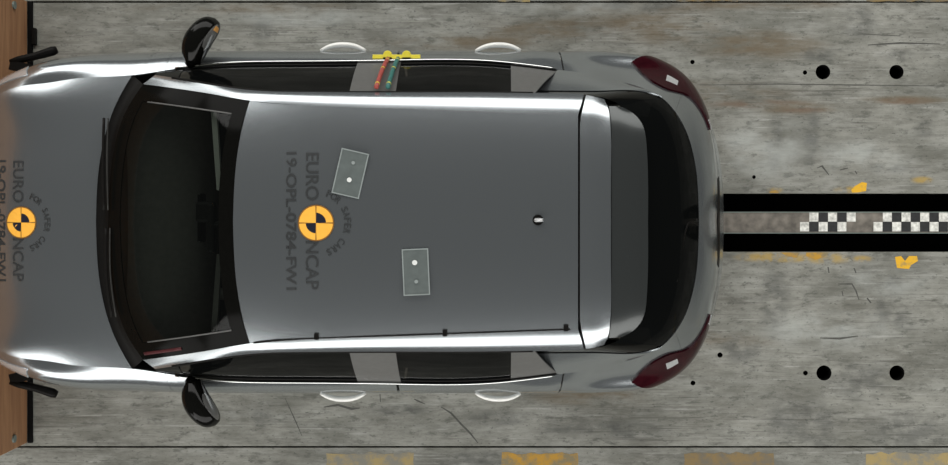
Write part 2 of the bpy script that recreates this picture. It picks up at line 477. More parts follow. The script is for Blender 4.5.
def decal(name, poly, mat, parent, z=0.0008, th=0.0008):
    n = len(poly)
    V = [(x, y, z) for x, y in poly] + [(x, y, z - th) for x, y in poly]
    Fc = [tuple(range(n))] + [(i, n + i, n + (i + 1) % n, (i + 1) % n) for i in range(n)]
    o = mesh(name, V, Fc, mat, parent)
    bm = bmesh.new(); bm.from_mesh(o.data); bmesh.ops.recalc_face_normals(bm, faces=bm.faces[:]); bm.to_mesh(o.data); bm.free()
    return o

rnd = random.Random(5)
def ragged(x0, x1, y0, y1, j=2.0, step=7):
    """ragged rectangle in floor pixels"""
    pts = []
    nx = max(2, int((x1 - x0) / step)); ny = max(2, int((y1 - y0) / step))
    for i in range(nx): pts.append((x0 + (x1 - x0) * i / nx, y0 + rnd.uniform(-j, j)))
    for i in range(ny): pts.append((x1 + rnd.uniform(-j, j), y0 + (y1 - y0) * i / ny))
    for i in range(nx): pts.append((x1 - (x1 - x0) * i / nx, y1 + rnd.uniform(-j, j)))
    for i in range(ny): pts.append((x0 + rnd.uniform(-j, j), y1 - (y1 - y0) * i / ny))
    pts = [F(a, b_) for a, b_ in pts]
    return pts[::-1]
# yellow dashes along the lower and upper lane edge
for x0, x1, mt in ((326, 414, 'pale_paint'), (502, 577, 'yellow_paint'), (684, 774, 'brown_paint'), (866, 956, 'pale_paint'), (1048, 1138, 'pale_paint')):
    decal('painted_dash', ragged(x0, x1, 453, 470, 1.5), M[mt], floor)
for x0, x1, mt in ((497, 530, 'pale_paint'), (676, 738, 'brown_paint'), (866, 956, 'brown_paint')):
    decal('painted_dash', ragged(x0, x1, -16, 1.2, 1.2), M[mt], floor)
# fresh yellow paint patches by the track
for pts in ([(851, 190), (855, 186), (862, 182), (867, 183), (866, 191), (858, 192.5), (852, 192.5)],
            [(895, 257), (901, 256), (905, 261), (909, 256), (917, 256), (918, 261), (911, 265), (909, 269), (897, 268)],
            [(806, 252.5), (829, 252.5), (824, 257), (815, 260), (806, 256)],
            [(770, 191), (778, 190), (780, 193), (769, 193)], [(781, 252.5), (800, 252.5), (797, 258), (786, 256)]):
    decal('paint_patch', [F(a, b_) for a, b_ in pts][::-1], M['bright_paint'] if pts[0][0] in (851, 895) else M['yellow_paint'], floor)
# cracks and gouges
def crack(pts, wd):
    wp = [np.array(F(a, b_)) for a, b_ in pts]
    L_, R_ = [], []
    for i, p in enumerate(wp):
        t = wp[min(i + 1, len(wp) - 1)] - wp[max(i - 1, 0)]; t /= np.linalg.norm(t)
        n = np.array([-t[1], t[0]]) * wd * K0 / 2 * (0.4 if i in (0, len(wp) - 1) else 1)
        L_.append(p + n); R_.append(p - n)
    decal('crack', [tuple(q) for q in L_ + R_[::-1]], M['crack'], floor)
for pts, wd in (([(441, 407), (451, 413), (461, 424), (470, 433), (478, 443)], 1.8), ([(414, 399), (418, 401), (425, 404)], 1.6),
                ([(380, 394), (380.5, 402)], 2.2), ([(838, 284), (852, 284), (856, 291), (859, 300)], 1.6),
                ([(817, 168), (822, 166), (829, 175)], 2.0), ([(324, 407), (338, 405), (352, 409), (360, 408)], 2.2), ([(820, 338), (840, 338.5), (858, 336)], 2.0),
                ([(285, 398), (295, 420), (302, 436)], 1.0), ([(842, 291), (843, 296)], 2.5), ([(828, 267), (829, 273)], 3), ([(854, 268), (856, 273)], 3), ([(867, 298), (871, 303)], 3.5),
                ([(840, 170), (848, 168)], 2.5), ([(855, 171), (857, 174)], 3), ([(868, 45), (900, 43), (940, 44)], 1.8), ([(862, 34), (900, 36)], 1.5), ([(700, 85), (780, 84), (860, 85), (945, 86)], 0.9)):
    crack(pts, wd)

# checker tapes on the track strip
def checker(x0, cols, white_first, label, skip=()):
    t = empty('checker_tape', (*F(x0, 221), 0.0))
    tag(t, label, 'tape', 'checker tapes on the tow track')
    cw = 9.35
    for c in range(cols):
        for r in range(2):
            if (c, r) in skip: continue
            wh = ((c + r + white_first) % 2 == 0)
            a = x0 + c * cw; y0 = 212.0 + r * 9.8
            p0, p1 = F(a, y0 + 9.8), F(a + cw, y0)
            j = 0.0012 if wh else 0.0
            decal('white_square' if wh else 'black_square', [(p0[0] + j, p0[1] + j), (p1[0] - j, p0[1] + j), (p1[0] - j, p1[1] - j), (p0[0] + j, p1[1] - j)],
                  M['white_sq' if wh else 'black_sq'], t, z=-0.0025, th=0.0012)
    return t
checker(800, 6, 1, 'short scuffed black and white checker tape in the track close behind the car', skip=((0, 0), (5, 1)))
checker(873.5, 14, 1, 'longer black and white checker tape further along the tow track', skip=((0, 0),))

# ------------------------------------------------------------------ barrier
WX = -2.568
bar = tag(empty('crash_barrier', (WX - 0.5, 0, 0)), 'brown plywood faced concrete crash barrier in front of the car nose', 'barrier')
box('concrete_block', (WX - 0.60, 0, 0.60), (1.1, 2.54, 1.20), M['concrete_block'], bar, bev=0.02)
for i, (y0, y1) in enumerate(((-1.27, -0.424), (-0.421, 0.421), (0.424, 1.27))):
    box('plywood_panel', (WX - 0.022, (y0 + y1) / 2, 0.595), (0.04, y1 - y0, 1.18), M['plywood'], bar, bev=0.004)
for y in (1.21, -1.21):
    cyl('panel_bolt', (WX + 0.002, y, 0.20), 0.022, 0.012, M['steel_edge'], bar, 'X', 16)
box('base_strip', (WX + 0.016, 0, 0.006), (0.028, 2.54, 0.012), M['pit'], bar)
fb = box('floor_block', (*F(35.5, 37), 0.015), (0.022, 0.095, 0.03), M['black_plastic'], None, bev=0.003)
tag(fb, 'small dark block on the floor at the foot of the plywood barrier', 'block')

# ------------------------------------------------------------------ car
car = tag(empty('hatchback_car', (-0.6, 0, 0)), 'silver five door hatchback with orange roundels, nose against the plywood barrier', 'car')

# ---- lower body surface: stations run nose -> side -> tail, rows run sill -> belt
SIDE_ROWS = [(0.17, 0.075), (0.36, 0.020), (0.62, 0.0), (0.80, 0.018), (0.90, 0.045)]
FEND_ROWS = [(0.20, 0.070), (0.36, 0.020), (0.58, 0.0), (0.77, 0.018), (0.895, 0.062)]
FLOW_ROWS = [(0.20, 0.070), (0.36, 0.020), (0.56, 0.0), (0.73, 0.020), (0.868, 0.062)]
NOSE_ROWS = [(0.20, 0.030), (0.34, 0.006), (0.48, 0.0), (0.62, 0.006), (0.73, 0.017)]
QUAR_ROWS = [(0.20, 0.070), (0.36, 0.022), (0.62, 0.0), (0.85, 0.020), (0.910, 0.085)]
TAIL_ROWS = [(0.24, 0.075), (0.38, 0.025), (0.55, 0.0), (0.70, 0.060), (0.86, 0.115)]
def lerp_rows(a, b_, t): return [((1 - t) * p[0] + t * q[0], (1 - t) * p[1] + t * q[1]) for p, q in zip(a, b_)]
ST = [  # base plan point, top point, rows
    ((-2.552, 0), (-2.515, 0, .825), NOSE_ROWS), ((-2.548, .30), (-2.51, .28, .825), NOSE_ROWS), ((-2.53, .52), (-2.48, .47, .835), NOSE_ROWS),
    ((-2.475, .685), (-2.415, .595, .878), lerp_rows(NOSE_ROWS, FEND_ROWS, .3)), ((-2.365, .77), (-2.30, .662, .893), lerp_rows(NOSE_ROWS, FLOW_ROWS, .7)),
    ((-2.2, .83), (-2.13, .685, .914), lerp_rows(FLOW_ROWS, FEND_ROWS, .5)), ((-1.96, .866), (-1.95, .708, .936), FEND_ROWS), ((-1.68, .876), (-1.68, .722, .950), FEND_ROWS),
    ((-1.5, .879), (-1.50, .748, .952), lerp_rows(FEND_ROWS, SIDE_ROWS, .6)), ((-1.3, .881), (-1.3, .770, .965), SIDE_ROWS),
    ((-.9, .882), (-.9, .782, .967), SIDE_ROWS), ((-.4, .882), (-.4, .786, .975), SIDE_ROWS), ((.1, .881), (.1, .780, .985), SIDE_ROWS),
    ((.40, .879), (.41, .742, 1.0), SIDE_ROWS), ((.55, .874), (.54, .722, 1.012), lerp_rows(SIDE_ROWS, QUAR_ROWS, .6)), ((.70, .864), (.67, .690, 1.035), QUAR_ROWS),
    ((.86, .845), (.80, .650, 1.065), QUAR_ROWS), ((.99, .812), (.90, .597, 1.085), lerp_rows(QUAR_ROWS, TAIL_ROWS, .25)), ((1.10, .755), (.975, .525, 1.06), lerp_rows(QUAR_ROWS, TAIL_ROWS, .5)),
    ((1.195, .655), (1.035, .425, 1.03), lerp_rows(QUAR_ROWS, TAIL_ROWS, .8)), ((1.255, .51), (1.075, .29, 1.01), TAIL_ROWS), ((1.302, .29), (1.092, .15, 1.0), TAIL_ROWS), ((1.318, 0), (1.097, 0, 1.0), TAIL_ROWS)]
ctrl = []
for r in range(6):
    row = []
    for pw, pt, rows in ST:
        pw = np.array(pw, float); d = np.array(pt[:2]) - pw; d /= np.linalg.norm(d)
        if r == 5: row.append(np.array(pt, float))
        else:
            q = pw + d * rows[r][1]; row.append(np.array([q[0], q[1], rows[r][0]]))
    ctrl.append(row)
BODY = Grid(ctrl)
TOP = np.array(ctrl[5])
FA, RA, AZ, AR = -1.93, 0.60, 0.315, 0.355   # axles, hub height, arch radius

def body_region(name, s0, s1, v0, v1, mat, parent, nu=24, nv=16, arch=None, mirror=False, raise_=0.0, thick=0.012, both=False, smooth=True):
    """s0, s1: station at the lower / upper row (pairs) ; v0, v1 rows or functions of t"""
    T = np.linspace(0, 1, nu)
    pts = np.zeros((nv, nu, 3))
    vv = np.linspace(0, 5, 101)
    for j, t in enumerate(T):
        a = v0(t) if callable(v0) else v0; b_ = v1(t) if callable(v1) else v1
        def st(v):
            f = v / 5.0
            return (1 - t) * (s0[0] + (s0[1] - s0[0]) * f) + t * (s1[0] + (s1[1] - s1[0]) * f)
        if arch is not None:
            q = BODY.at(vv, st(vv))
            inside = ((q[:, 0] - arch) ** 2 + (q[:, 2] - AZ) ** 2 < AR ** 2)
            if inside.any(): a = max(a, vv[np.where(inside)[0].max()] + 0.02)
        rows = np.linspace(a, b_, nv)
        s = st(rows)
        q = BODY.at(rows, s)
        if raise_:
            n = BODY.normal(rows, s)
            q = q + n * raise_
        pts[:, j] = q
    return pts

def put(name, pts, mat, parent, mirror=False, thick=0.012, both=False, flip=True):
    return patch(name, pts, mat, parent, thick, flip=flip, mirror=mirror, both=both)

# direction check: outward normal of a side panel must point to +Y
_t = BODY.normal([2.0], [10.0])[0]
SGN = 1.0 if _t[1] > 0 else -1.0
BN = BODY.normal
BODY.normal = lambda u, v, e=0.01: SGN * BN(u, v, e)
FLIP = SGN < 0
def fl(pts):
    """does the natural winding point outward (+Y or away from the body axis)?"""
    a, b_, _ = pts.shape
    i, j = a // 2, b_ // 2
    n = np.cross(pts[i, j + 1] - pts[i, j], pts[i + 1, j] - pts[i, j])
    c = pts[i, j] - np.array([min(max(pts[i, j][0], -1.9), 0.8), 0, 0.6])
    return np.dot(n, c) < 0

sides = (False, True)
G = 0.012   # half a shut line in station units
for mir in sides:
    p = body_region('f', (3.2, 3.6), (8.25, 7.9), 0.0, 5.0, None, None, 60, 20, arch=FA)
    put('fender', p, M['paint'], car, mir, flip=fl(p))
    p = body_region('d', (8.25 + G, 7.9 + G), (11.05 - G, 11.05 - G), 0.0, 5.0, None, None, 40, 20)
    put('front_door', p, M['paint'], car, mir, flip=fl(p))
    p = body_region('d', (11.05 + G, 11.05 + G), (13.05 - 0.03, 13.2 - 0.03), 0.0, 5.0, None, None, 40, 20, arch=RA)
    put('rear_door', p, M['paint'], car, mir, flip=fl(p))
    p = body_region('q', (13.05 + 0.03, 13.2 + 0.03), (17.92, 17.92), 0.0, 5.0, None, None, 60, 24, arch=RA)
    qp = put('quarter_panel', p, M['paint'], car, mir, flip=fl(p))
# nose (both sides in one part), bumper and grille
p = body_region('n', (0, 0), (3.2, 3.6), 0.0, 5.0, None, None, 34, 18)[:, :]
put('front_bumper', p, M['paint'], car, both=True, flip=fl(p))
p = body_region('g', (0, 0), (1.7, 1.7), 0.9, 2.2, None, None, 16, 6, raise_=0.004)
put('lower_grille', p, M['black_plastic'], car, both=True, thick=0.006, flip=fl(p))
for mir in sides:
    p = body_region('h', (2.6, 2.6), (4.9, 4.6), lambda t: 3.15 + 0.5 * t, lambda t: 4.35 + 0.1 * t, None, None, 18, 8, raise_=0.006)
    put('headlamp', p, M['clear_lamp'], car, mir, thick=0.008, flip=fl(p))
# tail
p = body_region('b', (22, 22), (17.93, 17.93), 0.0, 2.75, None, None, 40, 14)
put('rear_bumper', p, M['paint'], car, both=True, flip=fl(p))
p = body_region('b', (22, 22), (18.3, 18.3), 0.05, 1.2, None, None, 30, 6, raise_=0.006)
put('bumper_skirt', p, M['black_plastic'], car, both=True, thick=0.006, flip=fl(p))
p = body_region('t', (22, 22), (17.93, 17.93), 2.80, 5.0, None, None, 40, 14)
tg = put('tailgate', p, M['paint'], car, both=True, flip=fl(p))
p = body_region('t', (22, 22), (21.1, 21.1), 2.95, 3.6, None, None, 8, 4, raise_=0.003)
put('number_plate_recess', p, M['black_plastic'], car, both=True, thick=0.004, flip=fl(p))
# tail lamps: a rounded head on the corner with a tapering arm along the tailgate
LT = np.array([0, .07, .22, .40, .60, .82, 1.0])
LLO = [3.78, 3.22, 2.84, 2.82, 3.05, 3.40, 3.72]
LHI = [3.80, 4.22, 4.60, 4.58, 4.28, 4.10, 3.98]
def lamp_lo(t): return float((basis(LT, [t]) @ np.array(LLO))[0])
def lamp_hi(t): return float((basis(LT, [t]) @ np.array(LHI))[0])
for mir in sides:
    p = body_region('l', (15.6, 15.6), (19.75, 19.75), lamp_lo, lamp_hi, None, None, 48, 12, raise_=0.010)
    lo = put('tail_lamp', p, M['red_lamp'], car, mir, thick=0.012, flip=fl(p))
    lo['label'] = 'dark red tail lamp wrapping the corner'
    p = body_region('l', (17.0, 17.0), (17.55, 17.55), lambda t: 4.05, lambda t: 4.35 - 0.08 * t, None, None, 8, 5, raise_=0.0115)
    put('lamp_glint', p, M['clear_lamp'], lo, mir, thick=0.002, flip=fl(p))  # pale patch painted as the highlight on the lamp head
    p = body_region('l', (19.45, 19.45), (19.75, 19.75), lambda t: 3.68, lambda t: 3.95, None, None, 6, 5, raise_=0.0115)
    put('lamp_glint', p, M['clear_lamp'], lo, mir, thick=0.002, flip=fl(p))  # second pale patch, a bright glint at the end of the arm

# belt chrome line
xs_b = np.linspace(-1.47, 0.40, 50)
belt = at_x(TOP[6:16], xs_b)
for mir in sides:
    q = belt * (MIR if mir else 1) + np.array([0, (-0.004 if mir else 0.004), 0.002])
    rr = [0.006] * 50; rr[0] = rr[-1] = 0.003
    tube('belt_moulding', q, rr, M['chrome'], car, 8)

# ---- roof, rails, pillars
RI = np.array([P(143, 138, .985), P(180, 133, 1.13), P(215, 127.5, 1.25), P(250, 121.5, 1.338), P(300, 117, 1.372), P(380, 114, 1.389), P(480, 110.5, 1.387), P(578, 107, 1.363)])
RO = np.array([P(155, 147, 1.000), P(188, 142, 1.137), P(220, 136.5, 1.238), P(255, 132, 1.314), P(300, 130.5, 1.338), P(380, 130, 1.347), P(480, 130, 1.338), P(584, 128, 1.312)])
def between(a, b_, f, drop):
    q = a + (b_ - a) * f
    q[:, 2] = a[:, 2] + (b_[:, 2] - a[:, 2]) * drop
    return q
RAIL = Grid([RI, between(RI, RO, .36, .17), between(RI, RO, .70, .50), RO])
uu = np.linspace(0, 3, 15); vv_ = np.linspace(0, 7, 80)
rp = np.array([RAIL.at(np.full(80, a), vv_) for a in uu])
for mir in sides:
    patch('roof_rail', rp, M['paint'], car, 0.012, flip=fl(rp), mirror=mir)

RC = [P(233, 0, 1.385), P(290, 0, 1.413), P(380, 0, 1.430), P(480, 0, 1.427), P(578, 0, 1.402)]
RE = [P(250, 121.5, 1.338), P(300, 117, 1.372), P(380, 114, 1.389), P(480, 110.5, 1.387), P(578, 107, 1.363)]
rows = []
fx = {0: 0, .25: .06, .5: .2, .75: .5, .92: .82, 1: 1}
for f in (0, .25, .5, .75, .92, 1):
    row = []
    for i, (c, e) in enumerate(zip(RC, RE)):
        y = e[1] * f
        z = c[2] - (c[2] - e[2]) * f ** 2.2
        x = c[0] + (e[0] - c[0]) * fx[f]
        row.append((x, y, z))
    rows.append(row)
ROOF = Grid(rows)
def roof_z(x, y):
    y = abs(y); c = np.array(RC); e = np.array(RE)
    zc = (basis(c[:, 0], [x]) @ c[:, 2])[0]; ze = (basis(e[:, 0], [x]) @ e[:, 2])[0]; ye = (basis(e[:, 0], [x]) @ e[:, 1])[0]
    return zc - (zc - ze) * (y / ye) ** 2.2
a_ = np.linspace(0, 4, 60)
rf = np.array([ROOF.at(b_, np.full(24, a)) for a in a_ for b_ in [np.linspace(0, 5, 24)]])
roof = patch('roof', rf, M['paint'], car, 0.015, flip=fl(rf), both=True)
# ditch seal on the lower side with clips
ys = np.linspace(0.02, 0.98, 40)
dj = RAIL.at(np.zeros(40), 3.0 + 4.0 * ys)
for mir, rad in ((True, 0.0035),):
    tube('roof_seal', dj * (MIR if mir else 1) + np.array([0, 0, 0.0015 if mir else -0.0006]), rad, M['black_plastic'] if mir else M['paint'], car, 6)
for px, py in ((316.5, 336.5), (445, 333), (566, 328)):
    q = P(px, PY0 - py, 1.385); q = P(px, PY0 - py, roof_z(q[0], q[1]))
    box('seal_clip', (q[0], q[1], q[2] + 0.004), (0.021, 0.030, 0.014), M['black_plastic'], car, bev=0.003)

# ---- windscreen, cowl, bonnet
WB = [P(108, 0, 1.0), P(110, 40, 1.0), P(116, 82, .997), P(127, 113, .992), P(143, 137.5, .985)]
WT = [P(233, 0, 1.383), P(234, 38, 1.380), P(238, 75, 1.368), P(243.5, 103, 1.352), P(250, 121, 1.336)]
n_ = 24
cb, ct = curve(WB, n_), curve(WT, n_)
ws = []
for t in np.linspace(0, 1, 20):
    q = cb + (ct - cb) * t
    q[:, 2] += 0.035 * math.sin(math.pi * t)
    ws.append(q)
ws = np.array(ws)
wsg = patch('windscreen', ws - np.array([0, 0, 0.004]), M['windscreen'], car, 0, flip=fl(ws), both=True)
def strip(name, pts, mat, parent, off, **kw):
    pts = np.array(pts, float) + np.array([0, 0, off])
    return patch(name, pts, mat, parent, 0.003, flip=fl(pts), **kw)
strip('header_band', ws[-3:], M['frit'], wsg, 0.0, both=True)
strip('base_band', ws[:3], M['frit'], wsg, 0.0, both=True)
for mir in sides:
    strip('edge_band', ws[:, -4:], M['frit'], wsg, 0.0005, mirror=mir)
    # reflection drawn as a thin pale tube just inside the side edge
    ln = np.array([ws[i, -4] for i in range(3, 18)])
    tube('edge_glint', ln * (MIR if mir else 1) + np.array([0, 0, 0.003]), 0.0035, M['pillar'], wsg, 6)
tube('red_streak', np.array([ws[i, -2] for i in range(1, 9)]) * MIR + np.array([0, 0, 0.004]), 0.008, M['red_edge'], wsg, 6, flat=0.3)  # dark red streak along one windscreen edge

HB = [P(96, 0, .980), P(98, 45, .979), P(106, 90, .972), P(118, 122, .963), TOP[7]]
hb = curve(HB, 30)
cw = [hb + (curve(WB, 30) - hb) * t - np.array([0, 0, 0.012 * math.sin(math.pi * min(1, t * 1.0)) + 0.004]) for t in np.linspace(0, 1.08, 7)]
cw = np.array(cw)
cowl = patch('cowl', cw, M['black_plastic'], car, 0.006, flip=fl(cw), both=True)
# bonnet: Coons patch over centre line, fender edges and nose edge
hc = curve([P(96, 0, .980), (-2.08, 0, .948), (-2.28, 0, .914), (-2.43, 0, .876), tuple(TOP[0])], 30)
side_e = BODY.at(np.full(30, 5.0), np.linspace(7, 3.6, 30))
nose_e = BODY.at(np.full(30, 5.0), np.linspace(0, 3.6, 30))
bon = coons(hb, nose_e, hc, side_e)
u = np.linspace(0, 1, 30)[None, :]; v = np.linspace(0, 1, 30)[:, None]
bon[:, :, 2] += 0.005 * np.sin(math.pi * u) * np.sin(math.pi * v)
bon[:, :, 2] += 0.002
bonnet = patch('bonnet', bon, M['paint'], car, 0.012, flip=fl(bon), both=True)
def surf_z(arr):
    A = arr.reshape(-1, 3)
    def f(x, y):
        d = (A[:, 0] - x) ** 2 + (A[:, 1] - abs(y)) ** 2
        i = np.argsort(d)[:6]; wgt = 1 / (d[i] + 1e-5)
        return float((A[i, 2] * wgt).sum() / wgt.sum())
    return f
bon_z = surf_z(bon)
# wipers
for pts in ([(104, 104, 1.012), (103, 60, 1.02), (104, 12, 1.022)], [(106, -6, 1.02), (107, -60, 1.02), (112, -95, 1.012)]):
    q = curve([P(*a) for a in pts], 12)
    wp = tube('wiper', q, 0.007, M['black_plastic'], car, 8)
    tube('blade', q + np.array([0.018, 0, -0.004]), 0.004, M['wiper'], wp, 6)

# ---- side glass
def col_at(x, tilt=0.0):
    return x
ROx = RO.copy()
def side_win(x0b, x1b, x0t, x1t, inset, nx=24, nz=10, bulge=0.012):
    xb, xt = np.linspace(x0b, x1b, nx), np.linspace(x0t, x1t, nx)
    b_, t_ = at_x(TOP[6:17], xb), at_x(ROx, xt)
    out = []
    for f in np.linspace(0, 1, nz):
        q = b_ + (t_ - b_) * f
        q[:, 1] += bulge * math.sin(math.pi * f) - inset
        out.append(q)
    return np.array(out)
for mir in sides:
    for nm, a, mt, ins, bul, th in (
            ('door_glass', (-1.42, -0.570, -1.42, -0.570), 'side_glass', 0.010, 0.010, 0),
            ('door_glass', (-0.358, 0.18, -0.358, 0.17), 'side_glass', 0.010, 0.010, 0),
            ('mirror_sail', (-1.555, -1.42, -1.555, -1.42), 'black_gloss', 0.004, 0.006, 0.006),
            ('centre_pillar', (-0.570, -0.358, -0.570, -0.358), 'pillar', 0.004, 0.010, 0.008),
            ('quarter_glass', (0.18, 0.405, 0.17, 0.275), 'pillar', 0.006, 0.008, 0.006)):
        p = side_win(*a, ins, bulge=bul)
        patch(nm, p, M[mt], car, th, flip=fl(p), mirror=mir)
    # black frame line under the roof rail and above the belt
    xs = np.linspace(-1.45, 0.27, 40)
    q = at_x(ROx, xs) + np.array([0, -0.002, -0.004])
    tube('window_seal', q * (MIR if mir else 1), 0.007, M['black_plastic'], car, 6)
    q = at_x(TOP[6:17], np.linspace(-1.45, 0.40, 40)) + np.array([0, -0.014, 0.004])
    tube('window_seal', q * (MIR if mir else 1), 0.007, M['black_plastic'], car, 6)

# ---- rear: C pillar haunch, black D pillar, rear glass, spoiler
cbx = BODY.at(np.full(30, 5.0), np.linspace(13, 17, 30))
CT = [P(531, 131.5, 1.135), P(560, 131.5, 1.14), P(604, 131.5, 1.135), P(640, 131, 1.115), TOP[17]]
ctx = curve(CT, 30)
cp = []
for f in np.linspace(0, 1, 8):
    q = cbx + (ctx - cbx) * f
    q[:, 1] += 0.006 * math.sin(math.pi * f)
    cp.append(q)
cp = np.array(cp)
DT = [tuple(at_x(ROx, [0.262])[0]), P(560, 129, 1.318), P(590, 127, 1.308), P(604, 125, 1.295), P(614, 121, 1.272)]
dtx = curve(DT, 30)
dp = np.array([ctx + (dtx - ctx) * f - np.array([0, 0.004, 0]) for f in np.linspace(0, 1, 8)])
GT = [P(642, 0, 1.315), P(642, 30, 1.315), P(641, 60, 1.31), P(637, 88, 1.302), P(628, 108, 1.29), P(614, 121, 1.272)]
GB = [TOP[22], TOP[21], TOP[20], TOP[19], TOP[18], TOP[17]]
gb, gt = BODY.at(np.full(30, 5.0), np.linspace(22, 17, 30)), curve(GT, 30)
gp = []
for f in np.linspace(0, 1, 10):
    q = gb + (gt - gb) * f
    q[:, 0] += 0.03 * math.sin(math.pi * f)
    q[:, 2] += -0.004
    gp.append(q)
gp = np.array(gp)
for mir in sides:
    patch('rear_pillar', cp, M['paint'], car, 0.010, flip=fl(cp), mirror=mir)
    patch('black_pillar_trim', dp, M['black_gloss'], car, 0.008, flip=fl(dp), mirror=mir)
patch('rear_glass', gp, M['dark_glass'], car, 0, flip=fl(gp), both=True)
tube('rear_wiper', curve([P(697, -2, 1.02), P(690, 0, 1.07), P(680, -40, 1.12), P(676, -60, 1.14)], 14), 0.007, M['black_plastic'], car, 8)

def yrows(front, back, n, mid=0.006):
    f_, b_ = curve(front, n), curve(back, n)
    out = []
    for t in np.linspace(0, 1, 10):
        q = f_ + (b_ - f_) * t
        q[:, 2] += mid * math.sin(math.pi * t)
        out.append(q)
    return np.array(out)
SF = [P(580, 0, 1.402), P(580, 50, 1.397), P(580, 85, 1.382), P(580.5, 101, 1.370), P(583, 114, 1.356), P(586, 127, 1.318)]
SB = [P(611, 0, 1.392), P(611, 50, 1.387), P(611, 85, 1.373), P(610, 101, 1.361), P(608.5, 112, 1.347), P(604, 123, 1.315)]
sp = yrows(SF, SB, 40)
spo = patch('roof_spoiler', sp, M['paint'], car, 0.014, flip=fl(sp), both=True)
tube('spoiler_gap', np.concatenate([(curve(SF, 40) * MIR)[::-1], curve(SF, 40)[1:]]) + np.array([-0.003, 0, -0.0005]), 0.0022, M['black_plastic'], spo, 6)
LF = [P(611.5, 0, 1.386), P(611.5, 50, 1.381), P(611.5, 85, 1.368), P(611, 101, 1.356), P(609.5, 112, 1.340), P(609, 116, 1.332)]
LB = [P(648, 0, 1.350), P(648, 45, 1.347), P(646.5, 78, 1.338), P(643, 96, 1.328), P(634, 108, 1.318), P(622, 115, 1.312)]
lp = yrows(LF, LB, 40, 0.004)
lip = patch('spoiler_lip', lp, M['lip'], spo, 0.012, flip=fl(lp), both=True)
lip['label'] = 'dark grey trailing lip of the spoiler'

# ---- antenna
q = P(538, 2, 1.42)
rz = roof_z(q[0], q[1])
ant = empty('aerial', (0, 0, 0), car); ant.location = (0.6, 0, 0)
ax, ay = q[0], q[1]
V, Fc = [], []
prof = [(-.024, .004, .010), (-.012, .016, .013), (.006, .034, .012), (.020, .040, .009), (.026, .020, .007)]
bm = bmesh.new()
rings = []
for dx, h, hw in prof:
    rings.append([bm.verts.new((ax + dx, ay + hw * s * k, rz - 0.004 + h * (1 - k) ** 0.5 if k < 1 else rz - 0.004)) for s, k in ((-1, 1), (-1, .6), (1, 0), (1, .6), (1, 1))])
for r0, r1 in zip(rings, rings[1:]):
    for k in range(4): bm.faces.new((r0[k], r0[k + 1], r1[k + 1], r1[k]))
bm.faces.new(rings[0]); bm.faces.new(rings[-1][::-1])
bmesh.ops.recalc_face_normals(bm, faces=bm.faces[:])
ob = from_bm('fin', bm, M['alloy'], ant, True)
cyl('base', (ax, ay, rz + 0.001), 0.024, 0.006, M['black_plastic'], ant, 'Z', 20)

